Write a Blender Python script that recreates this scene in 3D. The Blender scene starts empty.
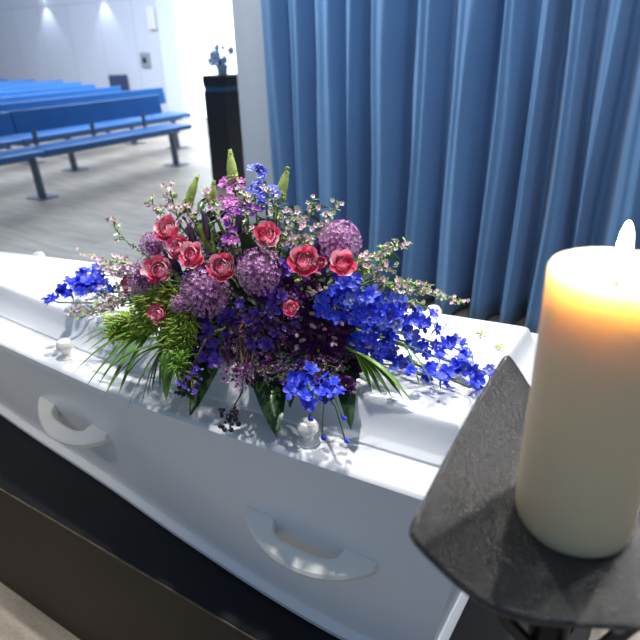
import bpy, math, random
from mathutils import Matrix, Vector, noise
R = math.radians
sc = bpy.context.scene
COL = sc.collection

# ------------------------------------------------------------------ camera
PITCH, ROLL, CAMH, FPX = R(25), R(1.7), 1.5, 600.0
Fv = Vector((0, math.cos(PITCH), -math.sin(PITCH)))
u0 = Vector((0, math.sin(PITCH), math.cos(PITCH))); r0 = Vector((1, 0, 0))
Rv = r0*math.cos(ROLL) - u0*math.sin(ROLL)
Uv = u0*math.cos(ROLL) + r0*math.sin(ROLL)
CAMP = Vector((0, 0, CAMH))
cam = bpy.data.cameras.new('camera'); cam_o = bpy.data.objects.new('camera', cam); COL.objects.link(cam_o)
m3 = Matrix((Rv, Uv, -Fv)).transposed()
cam_o.matrix_world = Matrix.Translation(CAMP) @ m3.to_4x4()
cam.sensor_width = 36; cam.lens = FPX/640*36
cam.clip_start = .02; cam.clip_end = 100
cam.dof.use_dof = True; cam.dof.focus_distance = 1.0; cam.dof.aperture_fstop = 5.0
sc.camera = cam_o

# ------------------------------------------------------------------ world, exposure
w = bpy.data.worlds.new('world'); sc.world = w; w.use_nodes = True
bg = w.node_tree.nodes['Background']; bg.inputs[0].default_value = (.54, .72, 1, 1); bg.inputs[1].default_value = .35
vs = sc.view_settings; vs.view_transform = 'Standard'; vs.look = 'None'; vs.gamma = 1; vs.exposure = 0; vs.use_curve_mapping = False

# room frame: x runs along the coffin, y across it towards the curtain
RM = Matrix.Rotation(R(-33), 4, 'Z'); RI = RM.inverted()

def spot(name, loc, target, power, size, blend, color, radius, room=True):
    l = bpy.data.lights.new(name, 'SPOT'); l.energy = power; l.spot_size = R(size); l.spot_blend = blend
    l.color = color; l.shadow_soft_size = radius
    o = bpy.data.objects.new(name, l); COL.objects.link(o)
    p = RM @ Vector(loc); t = RM @ Vector(target)
    o.location = p; o.rotation_euler = (t-p).to_track_quat('-Z', 'Y').to_euler()
    return o
spot('ceiling_spot', (-.35, 2.35, 3.1), (-.5, .95, .9), 120, 70, .6, (1, .97, .93), .05)
spot('ceiling_spot', (-1.9, 2.5, 3.1), (-1.6, .9, .9), 170, 75, .6, (1, .97, .93), .05)
spot('ceiling_spot', (.35, 1.95, 3.1), (-.3, .7, .9), 170, 65, .6, (1, .97, .93), .05)
spot('ceiling_spot', (-.75, .85, 3.2), (-.85, .85, .9), 190, 42, .7, (1, .97, .93), .05)
spot('tray_highlight_spot', (1.21, 2.84, 2.50), (-.1, .5, 1.1), 60, 22, .6, (1, .97, .93), .04)  # added lamp, aimed to put a highlight on the tray's raised side
for aa in (-2.2, -1.3, -.4, .5):
    spot('curtain_spot', (aa, 2.1, 3.4), (aa-.1, 3.2, .9), 52, 75, .9, (.80, .9, 1), .12)
for aa in (-3.9, -2.9): spot('curtain_side_spot', (aa, 1.7, 3.2), (aa+2.6, 3.2, 1.1), 125, 70, .8, (.86, .93, 1), .05)
spot('front_spot', (-2.2, -1.4, 3.0), (-1.75, .25, 0), 170, 42, .8, (1, .88, .70), .08)
for aa in (-14.3, -12.2): spot('wall_washer', (aa, 10.1, 2.62), (aa, 10.2, 0), 26, 75, .6, (.85, .92, 1), .03)
def area(name, loc, target, power, sx, sy, color):
    l = bpy.data.lights.new(name, 'AREA'); l.energy = power; l.shape = 'RECTANGLE'; l.size = sx; l.size_y = sy; l.color = color
    o = bpy.data.objects.new(name, l); COL.objects.link(o)
    p = RM @ Vector(loc); t = RM @ Vector(target)
    o.location = p; o.rotation_euler = (t-p).to_track_quat('-Z', 'Y').to_euler()
area('far_wall_fill', (-12, 7.2, 3.5), (-12.4, 10.2, 1.2), 75, 7, 1.2, (.80, .87, 1))  # added fill without a fixture, brightens the far panelled wall
area('hall_fill', (-8.5, 6.5, 3.5), (-8.5, 6.5, 0), 600, 8, 4, (.84, .91, 1))  # added overhead fill, lifts the floor and benches

# ------------------------------------------------------------------ helpers
def ray(px, py): return (Fv + Rv*((px-320)/FPX) + Uv*((320-py)/FPX))
def at(px, py, z):
    v = ray(px, py); return CAMP + v*((z-CAMH)/v.z)

WORLD = {}
def place(o, M, parent=None):
    WORLD[o] = M.copy(); o.matrix_basis = M
    if parent is not None:
        o.parent = parent; o.matrix_parent_inverse = WORLD[parent].inverted()
def tag(o, label=None, cat=None, group=None, kind=None):
    if label: o['label'] = label
    if cat: o['category'] = cat
    if group: o['group'] = group
    if kind: o['kind'] = kind
    return o
def empty(name, M, label, cat, group=None):
    o = bpy.data.objects.new(name, None); o.empty_display_size = .1; COL.objects.link(o); place(o, M)
    return tag(o, label, cat, group)
def T(x, y=0, z=0):
    return Matrix.Translation(Vector((x, y, z))) if not isinstance(x, Vector) else Matrix.Translation(x)
def RR(x, y, z): return RM @ T(x, y, z)      # a placement in the room frame

class MB:
    def __init__(s): s.v = []; s.f = []; s.m = []
    def add(s, vs_, fs, mi=0, M=None):
        b = len(s.v)
        for p in vs_:
            p = Vector(p); s.v.append(M @ p if M is not None else p)
        for f in fs: s.f.append([b+i for i in f]); s.m.append(mi)
    def merge(s, o, M, mi=None):
        b = len(s.v); s.v += [M @ p for p in o.v]; s.f += [[b+i for i in f] for f in o.f]
        s.m += (o.m if mi is None else [mi]*len(o.f))
    def box(s, x0, x1, y0, y1, z0, z1, mi=0, M=None):
        v = [(x, y, z) for z in (z0, z1) for y in (y0, y1) for x in (x0, x1)]
        s.add(v, [(0, 2, 3, 1), (4, 5, 7, 6), (0, 1, 5, 4), (2, 6, 7, 3), (0, 4, 6, 2), (1, 3, 7, 5)], mi, M)
    def tube(s, pts, rad, n=6, mi=0, M=None, cap=True):
        pts = [Vector(p) for p in pts]; k = len(pts); rings = []
        if not isinstance(rad, (list, tuple)): rad = [rad]*k
        up = Vector((.13, .31, .94)).normalized(); vs_ = []
        for i, p in enumerate(pts):
            d = (pts[min(i+1, k-1)] - pts[max(i-1, 0)])
            d = d.normalized() if d.length > 1e-9 else Vector((0, 0, 1))
            x = d.cross(up)
            if x.length < .05: x = d.cross(Vector((1, 0, 0)))
            x.normalize(); y = d.cross(x)
            for j in range(n):
                t = 2*math.pi*j/n; vs_.append(p + (x*math.cos(t)+y*math.sin(t))*rad[i])
        fs = [(i*n+j, i*n+(j+1) % n, (i+1)*n+(j+1) % n, (i+1)*n+j) for i in range(k-1) for j in range(n)]
        if cap: fs += [tuple(range(n))[::-1], tuple((k-1)*n+j for j in range(n))]
        s.add(vs_, fs, mi, M)
    def lathe(s, prof, n=16, mi=0, M=None):
        k = len(prof); vs_ = []
        for r, z in prof:
            for j in range(n):
                t = 2*math.pi*j/n; vs_.append((r*math.cos(t), r*math.sin(t), z))
        fs = [(i*n+j, i*n+(j+1) % n, (i+1)*n+(j+1) % n, (i+1)*n+j) for i in range(k-1) for j in range(n)]
        fs += [tuple(range(n))[::-1], tuple((k-1)*n+j for j in range(n))]
        s.add(vs_, fs, mi, M)
    def mesh(s, name, mats, smooth=True):
        me = bpy.data.meshes.new(name); me.from_pydata([tuple(p) for p in s.v], [], s.f)
        for m in (mats if isinstance(mats, list) else [mats]): me.materials.append(m)
        me.polygons.foreach_set('material_index', s.m)
        me.polygons.foreach_set('use_smooth', [smooth]*len(s.f)); me.update()
        return me
    def build(s, name, mats, M=None, parent=None, smooth=True, bevel=0, label=None):
        o = bpy.data.objects.new(name, s.mesh(name, mats, smooth)); COL.objects.link(o)
        place(o, M if M is not None else (WORLD[parent] if parent is not None else Matrix.Identity(4)), parent)
        if bevel:
            b = o.modifiers.new('bevel', 'BEVEL'); b.width = bevel; b.segments = 3; b.limit_method = 'ANGLE'
            b.harden_normals = False
        if smooth and bevel is not None:
            try: o.data.set_sharp_from_angle(angle=R(35))
            except Exception: pass
        if label: o['label'] = label
        return o
def inst(name, me, M, parent):
    o = bpy.data.objects.new(name, me); COL.objects.link(o); place(o, M, parent); return o

# ------------------------------------------------------------------ materials
def mat(name, col, rough=.5, metal=0, spec=.5, var=0, scale=20, bump=0, bscale=60, hue=0, sss=0, sheen=0, bdist=.002):
    m = bpy.data.materials.new(name); m.use_nodes = True; nt = m.node_tree; p = nt.nodes['Principled BSDF']
    c = (*col, 1); p.inputs['Base Color'].default_value = c; p.inputs['Roughness'].default_value = rough
    p.inputs['Metallic'].default_value = metal; p.inputs['Specular IOR Level'].default_value = spec
    if sheen: p.inputs['Sheen Weight'].default_value = sheen
    if sss:
        p.inputs['Subsurface Weight'].default_value = sss; p.inputs['Subsurface Radius'].default_value = (.5, .5, .5); p.inputs['Subsurface Scale'].default_value = .004
    tc = nt.nodes.new('ShaderNodeTexCoord')
    if var:
        n = nt.nodes.new('ShaderNodeTexNoise'); n.inputs['Scale'].default_value = scale; n.inputs['Detail'].default_value = 3
        nt.links.new(tc.outputs['Object'], n.inputs['Vector'])
        mp = nt.nodes.new('ShaderNodeMapRange'); mp.inputs['From Min'].default_value = .3; mp.inputs['From Max'].default_value = .7
        mp.inputs['To Min'].default_value = 1-var; mp.inputs['To Max'].default_value = 1+var
        nt.links.new(n.outputs['Fac'], mp.inputs['Value'])
        last = mp.outputs['Result']
        oi = nt.nodes.new('ShaderNodeObjectInfo')
        m2 = nt.nodes.new('ShaderNodeMapRange'); m2.inputs['To Min'].default_value = 1-var*.7; m2.inputs['To Max'].default_value = 1+var*.7
        nt.links.new(oi.outputs['Random'], m2.inputs['Value'])
        mm = nt.nodes.new('ShaderNodeMath'); mm.operation = 'MULTIPLY'; nt.links.new(last, mm.inputs[0]); nt.links.new(m2.outputs['Result'], mm.inputs[1])
        hs = nt.nodes.new('ShaderNodeHueSaturation'); hs.inputs['Color'].default_value = c
        nt.links.new(mm.outputs[0], hs.inputs['Value'])
        if hue:
            m3_ = nt.nodes.new('ShaderNodeMapRange'); m3_.inputs['To Min'].default_value = .5-hue; m3_.inputs['To Max'].default_value = .5+hue
            nt.links.new(n.outputs['Fac'], m3_.inputs['Value']); nt.links.new(m3_.outputs['Result'], hs.inputs['Hue'])
        nt.links.new(hs.outputs['Color'], p.inputs['Base Color'])
    if bump:
        n = nt.nodes.new('ShaderNodeTexNoise'); n.inputs['Scale'].default_value = bscale; n.inputs['Detail'].default_value = 2
        nt.links.new(tc.outputs['Object'], n.inputs['Vector'])
        b = nt.nodes.new('ShaderNodeBump'); b.inputs['Strength'].default_value = bump; b.inputs['Distance'].default_value = bdist
        nt.links.new(n.outputs['Fac'], b.inputs['Height']); nt.links.new(b.outputs['Normal'], p.inputs['Normal'])
    return m
def emis(name, col, strength):
    m = bpy.data.materials.new(name); m.use_nodes = True; p = m.node_tree.nodes['Principled BSDF']
    p.inputs['Base Color'].default_value = (*col, 1); p.inputs['Emission Color'].default_value = (*col, 1); p.inputs['Emission Strength'].default_value = strength
    return m

M_white = mat('white_lacquer', (.80, .82, .85), .28, var=.015, scale=3)
M_handle = mat('white_plastic', (.93, .90, .83), .35, var=.02)
M_biertop = mat('black_board', (.008, .010, .014), .6, spec=.25, var=.25, scale=6, bump=.1, bscale=120)
M_bierfront = mat('dark_brown_board', (.027, .018, .011), .6, spec=.3, var=.12, scale=4)
M_bieredge = mat('board_edge_highlight', (.11, .085, .06), .5, var=.4, scale=30)  # lighter brown paints the thin highlight along the bier's top edge
M_tray = mat('hammered_iron', (.024, .021, .019), .23, metal=.0, spec=.7, bump=1.0, bscale=380, bdist=.0022, var=.15, scale=40)
M_iron = mat('black_iron', (.02, .019, .018), .45, metal=.5)
M_curtain = mat('blue_curtain_cloth', (.15, .30, .52), .8, sheen=.25, var=.03, scale=4, bump=.05, bscale=900)
M_bench = mat('blue_bench_vinyl', (.022, .15, .44), .34, var=.08, scale=3)
M_steel = mat('grey_steel', (.16, .19, .25), .35, metal=.6)
M_wall = mat('white_wall_paint', (.66, .69, .73), .6, var=.02)
M_lect = mat('dark_lectern_wood', (.014, .016, .022), .4, var=.2)
M_blue2 = mat('blue_film', (.03, .12, .3), .3)
M_chair = mat('navy_chair_plastic', (.03, .05, .13), .45)
M_stem = mat('stem_green', (.10, .18, .05), .5, var=.25, hue=.03)
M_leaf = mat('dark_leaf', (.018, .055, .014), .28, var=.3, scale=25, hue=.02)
M_palm = mat('palm_green', (.13, .27, .03), .35, var=.3, scale=30, hue=.02)
M_fern = mat('bright_fern', (.30, .42, .05), .5, var=.35, scale=25, hue=.03)
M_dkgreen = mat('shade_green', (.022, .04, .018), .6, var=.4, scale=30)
M_allium = mat('allium_purple', (.58, .26, .56), .55, var=.3, scale=60, hue=.03)
M_rose = mat('coral_rose', (.86, .12, .26), .45, var=.22, scale=30, hue=.02)
M_rosel = mat('light_rose', (.98, .58, .66), .45, var=.2, scale=30)
M_blue = mat('delphinium_blue', (.022, .045, .66), .42, var=.35, scale=40, hue=.025)
M_blue_l = mat('delphinium_pale_blue', (.12, .18, .72), .42, var=.3, scale=40, hue=.03)
M_violet = mat('delphinium_violet', (.075, .03, .34), .45, var=.35, scale=40, hue=.03)
M_dark = mat('lisianthus_purple', (.062, .008, .085), .4, var=.4, scale=30, hue=.03)
M_purple = mat('bright_purple', (.20, .03, .36), .4, var=.3, scale=30, hue=.02)
M_stock = mat('stock_magenta', (.46, .09, .42), .45, var=.35, scale=40, hue=.03)
M_lim = mat('dusty_purple', (.20, .07, .19), .55, var=.4, scale=50, hue=.04)
M_wax = mat('pale_pink_blossom', (.80, .58, .68), .5, var=.25, scale=60, hue=.03)
M_cream = mat('cream_blossom', (.72, .74, .62), .5, var=.15)
M_bud = mat('bud_green', (.36, .46, .12), .5, var=.25, scale=60, hue=.03)
M_budp = mat('bud_mauve', (.42, .26, .34), .5, var=.3, scale=60, hue=.05)
M_spike = mat('dark_spike', (.035, .018, .055), .35, var=.4, scale=30, hue=.05)
M_thistle = mat('thistle_grey_blue', (.10, .13, .20), .6, var=.3, scale=60)
M_seed = mat('black_berry', (.018, .014, .022), .35)
M_brownst = mat('brown_stem', (.20, .12, .06), .6, var=.3)
M_foam = mat('foam_green', (.02, .05, .02), .9)

# floor: long worn vinyl planks
def floor_mat():
    m = bpy.data.materials.new('grey_tan_planks'); m.use_nodes = True; nt = m.node_tree; p = nt.nodes['Principled BSDF']
    tc = nt.nodes.new('ShaderNodeTexCoord')
    br = nt.nodes.new('ShaderNodeTexBrick'); br.inputs['Scale'].default_value = 1
    br.inputs['Brick Width'].default_value = 1.2; br.inputs['Row Height'].default_value = .30; br.inputs['Mortar Size'].default_value = .002
    br.inputs['Color1'].default_value = (.36, .31, .245, 1); br.inputs['Color2'].default_value = (.46, .41, .335, 1); br.inputs['Mortar'].default_value = (.12, .11, .10, 1)
    nt.links.new(tc.outputs['Object'], br.inputs['Vector'])
    mp = nt.nodes.new('ShaderNodeMapping'); mp.inputs['Scale'].default_value = (1.2, 7, 1); nt.links.new(tc.outputs['Object'], mp.inputs['Vector'])
    n = nt.nodes.new('ShaderNodeTexNoise'); n.inputs['Scale'].default_value = 2.2; n.inputs['Detail'].default_value = 6; nt.links.new(mp.outputs[0], n.inputs['Vector'])
    n2 = nt.nodes.new('ShaderNodeTexNoise'); n2.inputs['Scale'].default_value = 90; n2.inputs['Detail'].default_value = 2; nt.links.new(tc.outputs['Object'], n2.inputs['Vector'])
    a = nt.nodes.new('ShaderNodeMapRange'); a.inputs['From Min'].default_value = .25; a.inputs['From Max'].default_value = .75; a.inputs['To Min'].default_value = .68; a.inputs['To Max'].default_value = 1.3
    nt.links.new(n.outputs['Fac'], a.inputs['Value'])
    b = nt.nodes.new('ShaderNodeMapRange'); b.inputs['From Min'].default_value = .3; b.inputs['From Max'].default_value = .7; b.inputs['To Min'].default_value = .88; b.inputs['To Max'].default_value = 1.12
    nt.links.new(n2.outputs['Fac'], b.inputs['Value'])
    mu = nt.nodes.new('ShaderNodeMath'); mu.operation = 'MULTIPLY'; nt.links.new(a.outputs[0], mu.inputs[0]); nt.links.new(b.outputs[0], mu.inputs[1])
    hs = nt.nodes.new('ShaderNodeHueSaturation'); nt.links.new(br.outputs['Color'], hs.inputs['Color']); nt.links.new(mu.outputs[0], hs.inputs['Value'])
    nt.links.new(hs.outputs[0], p.inputs['Base Color']); p.inputs['Roughness'].default_value = .42
    bp = nt.nodes.new('ShaderNodeBump'); bp.inputs['Strength'].default_value = .15; bp.inputs['Distance'].default_value = .002
    nt.links.new(n.outputs['Fac'], bp.inputs['Height']); nt.links.new(bp.outputs[0], p.inputs['Normal'])
    return m
def panel_mat():
    m = bpy.data.materials.new('lavender_wall_panels'); m.use_nodes = True; nt = m.node_tree; p = nt.nodes['Principled BSDF']
    tc = nt.nodes.new('ShaderNodeTexCoord'); mp = nt.nodes.new('ShaderNodeMapping'); mp.inputs['Rotation'].default_value = (R(90), 0, 0)
    mp.inputs['Location'].default_value = (.35, 0, .0)
    nt.links.new(tc.outputs['Object'], mp.inputs['Vector'])
    br = nt.nodes.new('ShaderNodeTexBrick'); br.offset = 0; br.inputs['Scale'].default_value = 1; br.inputs['Brick Width'].default_value = 1.1; br.inputs['Row Height'].default_value = 2.42
    br.inputs['Mortar Size'].default_value = .012; br.inputs['Color1'].default_value = (.62, .66, .76, 1); br.inputs['Color2'].default_value = (.65, .69, .79, 1); br.inputs['Mortar'].default_value = (.50, .53, .63, 1)
    nt.links.new(mp.outputs[0], br.inputs['Vector']); nt.links.new(br.outputs['Color'], p.inputs['Base Color']); p.inputs['Roughness'].default_value = .5
    return m

# ------------------------------------------------------------------ setting
def struct(name, mb, m, M=None, smooth=False):
    o = mb.build(name, m, M if M is not None else RM, smooth=smooth, bevel=None); o['kind'] = 'structure'; return o
b = MB(); b.box(-24, 3.2, -3, 13, -.1, 0); struct('floor', b, floor_mat())
b = MB(); b.box(-24, -10.52, 10.28, 10.45, 0, 3.6); struct('wall_left', b, panel_mat())
b = MB(); b.box(-10.52, -10.06, 10.20, 10.45, 0, 3.6); struct('trim_1', b, mat('pilaster_white', (.72, .78, .92), .5))
b = MB(); b.box(-10.06, -7.7, 10.24, 10.30, 0, .04); b.box(-10.06, -9.98, 10.24, 10.30, 0.04, 3.3)
win = struct('window_1', b, mat('window_frame_white', (.75, .82, .95), .4))
b = MB(); b.box(-9.98, -7.7, 10.27, 10.285, .04, 3.3)
pn = b.build('window_pane', emis('daylight_glass', (.80, .92, 1), 2.6), RM, win, smooth=False, bevel=None)
b = MB(); b.box(-10.06, -7.7, 10.30, 10.45, 3.3, 3.6); b.box(-7.7, 3.2, 10.28, 10.45, 0, 3.6); struct('wall_back', b, M_wall)
b = MB(); b.box(-2.785, 3.2, 3.36, 3.52, 0, 3.6); struct('wall_right', b, M_wall)

# curtain
def curtain():
    rnd = random.Random(5)
    a0, a1 = -2.41, 1.0; cell = []; x = a0; ph = 0
    knots = [(a0, 0)]
    while x < a1:
        x += rnd.choice((.10, .13, .15, .17, .20, .23)); ph += 2*math.pi; knots.append((x, ph))
    amps = [rnd.uniform(.06, .10) for _ in knots]; leans = [rnd.uniform(-.05, .03) for _ in knots]
    NX, NZ = 900, 26; b = MB(); vs_ = []
    for iz in range(NZ+1):
        z = .02 + 3.3*iz/NZ; h = 1-iz/NZ
        for ix in range(NX+1):
            a = a0+(a1-a0)*ix/NX; k = 0
            while k < len(knots)-2 and knots[k+1][0] < a: k += 1
            u = (a-knots[k][0])/(knots[k+1][0]-knots[k][0]); sm = u*u*(3-2*u)
            am = amps[k]*(1-sm)+amps[k+1]*sm; ln = leans[k]*(1-sm)+leans[k+1]*sm
            t = 2*math.pi*u
            nz = noise.noise(Vector((a*7, z*.8, 3)))
            y = am*(.75+.55*h)*math.cos(t + .75*math.sin(t) + nz*1.0) + .02*noise.noise(Vector((a*2.2, z*.5, 8)))+.012*math.cos(2*t+nz*5)
            vs_.append((a + ln*h*h*1.2 + .018*math.sin(t)*h, 3.165 + y*(1+.25*h), z + .012*math.sin(t*.5+k)*h))
    fs = [(j*(NX+1)+i, j*(NX+1)+i+1, (j+1)*(NX+1)+i+1, (j+1)*(NX+1)+i) for j in range(NZ) for i in range(NX)]
    b.add(vs_, fs)
    o = b.build('curtain', M_curtain, RM, bevel=None)
    s = o.modifiers.new('thickness', 'SOLIDIFY'); s.thickness = .002
    tag(o, 'long pleated blue cloth curtain hanging behind the coffin', 'curtain')
curtain()

# ------------------------------------------------------------------ benches
def bench(row, n0, n1, feet, posts, label, top=.90):
    a = -(6.17+1.05*row)
    r = empty('bench', RR(a, (n0+n1)/2, 0), label, 'bench', 'blue benches in rows'); o = -(n0+n1)/2
    b = MB(); b.box(-.20, .24, n0+o, n1+o, .47, .53); b.build('seat', M_bench, None, r, bevel=.018)
    Mt = Matrix.Translation((-.235, 0, .66)) @ Matrix.Rotation(R(-9), 4, 'Y')
    e = n1+o-.06 if n1 in ENDS else n1+o
    b = MB(); b.box(-.022, .022, n0+o, e, 0, top-.66, 0, Mt); b.build('backrest', M_bench, None, r, bevel=.012)
    b = MB(); b.box(-.12, .12, n0+o+.02, n1+o-.12, .43, .468); b.build('seat_rail', M_steel, None, r, bevel=.004)
    for f in feet:
        b = MB(); b.tube([(0, f+o, .012), (-.03, f+o, .44)], [.045, .04], 12)
        lg = b.build('leg', M_steel, None, r)
        b = MB(); b.box(-.13, .13, f+o-.12, f+o+.12, 0, .012); b.build('foot_plate', M_steel, None, lg, bevel=.003)
    for p in posts:
        b = MB(); b.box(-.245, -.215, p+o-.022, p+o+.022, .46, .69); b.build('back_post', M_steel, None, r, bevel=.004)
ends = [6.14, 7.25, 7.31, 7.65, 8.16, 8.52, 8.59, 8.60]; ENDS = set(ends)
ordn = ['front row', 'second row', 'third row', 'fourth row', 'fifth row', 'sixth row', 'seventh row', 'last row']
for k, e in enumerate(ends):
    s = 3.925 if k == 0 else e-2.9
    bench(k, s+.006, e, (e-.14, s+.0) if k == 0 else (e-.16, e-2.1), (e-.4, e-1.22, e-2.0),
          'blue padded bench at the aisle end of the ' + ordn[k] + ' from the coffin')
    if k < 6:
        bench(k, s-2.4, s-.006, (s-2.1, s-.6) if k else (s-2.1, s-1.0), (s-.5, s-1.3, s-2.1),
              'blue bench at the left edge, inner one of the ' + ordn[k] + ' from the coffin')

# lone chair behind the benches
r = empty('chair', RR(-11.83, 9.95, 0) @ Matrix.Rotation(R(33), 4, 'Z'), 'small navy chair with rounded back standing alone near the far wall', 'chair')
b = MB(); b.box(-.22, .22, -.22, .2, .43, .46); b.build('seat', M_chair, None, r, bevel=.012)
b = MB(); b.box(-.215, .215, .19, .22, .56, .90); b.build('backrest', M_chair, None, r, bevel=.03)
for x in (-.19, .19):
    for y in (-.19, .17):
        b = MB(); b.tube([(x, y, 0), (x, y, .435)], .012, 8); b.build('leg', M_steel, None, r)
    b = MB(); b.tube([(x, .205, .44), (x, .205, .62)], .011, 8); b.build('back_post', M_steel, None, r)

# wall fittings
r = empty('wall_socket_box', RR(-11.10, 10.28, 1.2), 'square grey box with dark round centre on the far wall', 'wall box')
b = MB(); b.box(-.14, .14, -.05, 0, -.15, .15); b.build('housing', mat('box_grey', (.30, .33, .36), .5), None, r, bevel=.01)
b = MB(); b.lathe([(.0, .0), (.06, 0), (.065, .012), (.0, .014)], 20, 0, T(.0, -.052, 0) @ Matrix.Rotation(R(90), 4, 'X'))
b.build('dark_centre', mat('box_dark', (.03, .03, .05), .5), None, r)
r = empty('wall_speaker', RR(-10.72, 10.28, 2.02), 'narrow upright white box high on the far wall', 'wall box')
b = MB(); b.box(-.11, .11, -.08, 0, -.22, .22); b.build('housing', mat('box_white', (.8, .8, .76), .5), None, r, bevel=.012)
b = MB(); b.box(-.08, .08, -.085, -.079, -.19, .19); b.build('grille', mat('box_grille', (.74, .74, .70), .7), None, r, bevel=.003)
for i, aa in enumerate((-14.3, -12.2)):
    r = empty('wall_light', RR(aa, 10.28, 2.62), ('left' if i == 0 else 'right') + ' one of two small lights washing the far panelled wall', 'wall light', 'wall lights')
    b = MB(); b.box(-.06, .06, -.16, 0, .05, .12); b.build('housing', M_steel, None, r, bevel=.01)
    b = MB(); b.tube([(0, -.1, .045), (0, -.1, -.02)], [.03, .045], 12); b.build('lamp', emis('lamp_glow', (.9, .96, 1), 9), None, r)

# lectern
r = empty('lectern', RR(-4.72, 5.22, 0), 'tall dark lectern standing at the end of the white wall', 'lectern')
b = MB(); b.box(-.08, .22, -.02, .36, 0, 1.03); b.build('cabinet', M_lect, None, r, bevel=.005)
b = MB(); b.box(-.07, .21, -.01, .36, 1.03, 1.075); b.build('shelf_recess', M_blue2, None, r, smooth=False, label='narrow blue recess below the top')
b = MB(); b.box(-.08, .22, -.02, .36, 1.075, 1.19); b.build('top', M_lect, None, r, bevel=.006)

# ------------------------------------------------------------------ bier
r = empty('bier', RR(-1.25, .96, 0), 'long dark bier with black top carrying the coffin', 'bier')
b = MB(); b.box(-1.35, 1.24, -.375, .46, 0, .463); b.build('front_panel', M_bierfront, None, r, bevel=.002)
b = MB(); b.box(-1.355, 1.245, -.382, .465, .463, .4665); b.build('edge_highlight', M_bieredge, None, r, bevel=.001)
b = MB(); b.box(-1.353, 1.243, -.379, .463, .4665, .470); b.build('top_panel', M_biertop, None, r, bevel=.001)

# ------------------------------------------------------------------ coffin
ST = [-2.12, -1.85, -1.5, -1.15, -.8, -.45, -.175]
def interp(tab, x):
    for i in range(len(ST)-1):
        if x <= ST[i+1] or i == len(ST)-2:
            u = (x-ST[i])/(ST[i+1]-ST[i])
            p0 = tab[max(i-1, 0)]; p1 = tab[i]; p2 = tab[i+1]; p3 = tab[min(i+2, len(ST)-1)]
            return .5*((2*p1)+(-p0+p2)*u+(2*p0-5*p1+4*p2-p3)*u*u+(-p0+3*p1-3*p2+p3)*u**3)
NR = [.72, .692, .663, .642, .632, .652, .668]
FR = [.99, 1.03, 1.10, 1.16, 1.21, 1.26, 1.29]
NB = [.83, .80, .762, .730, .690, .665, .678]
FB = [.98, 1.02, 1.08, 1.14, 1.19, 1.24, 1.26]
def outline(near, far, off, a0, a1, N=40):
    """closed outline in the room frame, inset by off"""
    P = [Vector((a0+off+(a1-a0-2*off)*i/N, 0, 0)) for i in range(N+1)]
    pts = [Vector((p.x, interp(near, p.x)+off, 0)) for p in P] + [Vector((p.x, interp(far, p.x)-off, 0)) for p in reversed(P)]
    return pts
def loft(b, rings, mi=0, cap_top=True, cap_bot=True):
    n = len(rings[0]); vs_ = [p for r_ in rings for p in r_]
    fs = [(i*n+j, i*n+(j+1) % n, (i+1)*n+(j+1) % n, (i+1)*n+j) for i in range(len(rings)-1) for j in range(n)]
    if cap_bot: fs.append(tuple(range(n))[::-1])
    if cap_top: fs.append(tuple((len(rings)-1)*n+j for j in range(n)))
    b.add(vs_, fs, mi)
def lift(pts, z): return [Vector((p.x, p.y, z)) for p in pts]
CO = (-1.15, .95, .470)
cof = empty('coffin', RR(*CO), 'white lacquered coffin with curved sides lying on the black bier', 'coffin')
CI = T(-CO[0], -CO[1], -CO[2])
def cbuild(b, name, m, parent=None, **k):
    for i, p in enumerate(b.v): b.v[i] = CI @ p
    return b.build(name, m, WORLD[cof], parent or cof, **k)
def side_ring(t, z, off=0, da=0):
    nr = [NB[i]+(NR[i]-NB[i])*t for i in range(7)]; fr = [FB[i]+(FR[i]-FB[i])*t for i in range(7)]
    return lift(outline(nr, fr, off, -2.06-.06*t, -.235+.06*t), z)
def ztop(t): return .497+(.862-.497)*t
b = MB(); loft(b, [side_ring(t, ztop(t), .006+.0*t) for t in (0, .25, .5, .75, 1)]); cbuild(b, 'body', M_white)
b = MB(); loft(b, [side_ring(0, .470, -.002), side_ring(0, .474, -.007), side_ring(0, .486, -.009), side_ring(0, .493, -.004), side_ring(0.03, .499, .004)])
cbuild(b, 'base_moulding', M_white)
b = MB(); loft(b, [side_ring(1, .862, .004), side_ring(1, .8625, -.002), side_ring(1, .864, -.006), side_ring(1, .878, -.007), side_ring(1, .883, -.003), side_ring(1, .885, .003)])
lid = cbuild(b, 'lid', M_white)
def pan(off, z): return lift([Vector((p.x+.035*max(0, min(1, (p.x+1)/.6)), p.y, 0)) for p in side_ring(1, z, off)], z)
b = MB(); loft(b, [pan(.070, .883), pan(.070, .890), pan(.074, .893), pan(.080, .897), pan(.090, .906), pan(.097, .918), pan(.102, .934), pan(.106, .944), pan(.112, .949), pan(.118, .951)])
cbuild(b, 'lid_panel', M_white, lid)
def knob(a, n_):
    M = T(a, n_, .885)
    b = MB(); b.lathe([(.0, .0), (.019, 0), (.019, .004), (.010, .008), (.009, .014), (.013, .018), (.0185, .026), (.0185, .033), (.013, .041), (.005, .044), (0, .0445)], 20, 0, M)
    return cbuild(b, 'knob', M_handle)
for a in (-.475, -1.10, -1.70):
    knob(a, interp(NR, a)+.034); knob(a, interp(FR, a)-.034)
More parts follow.
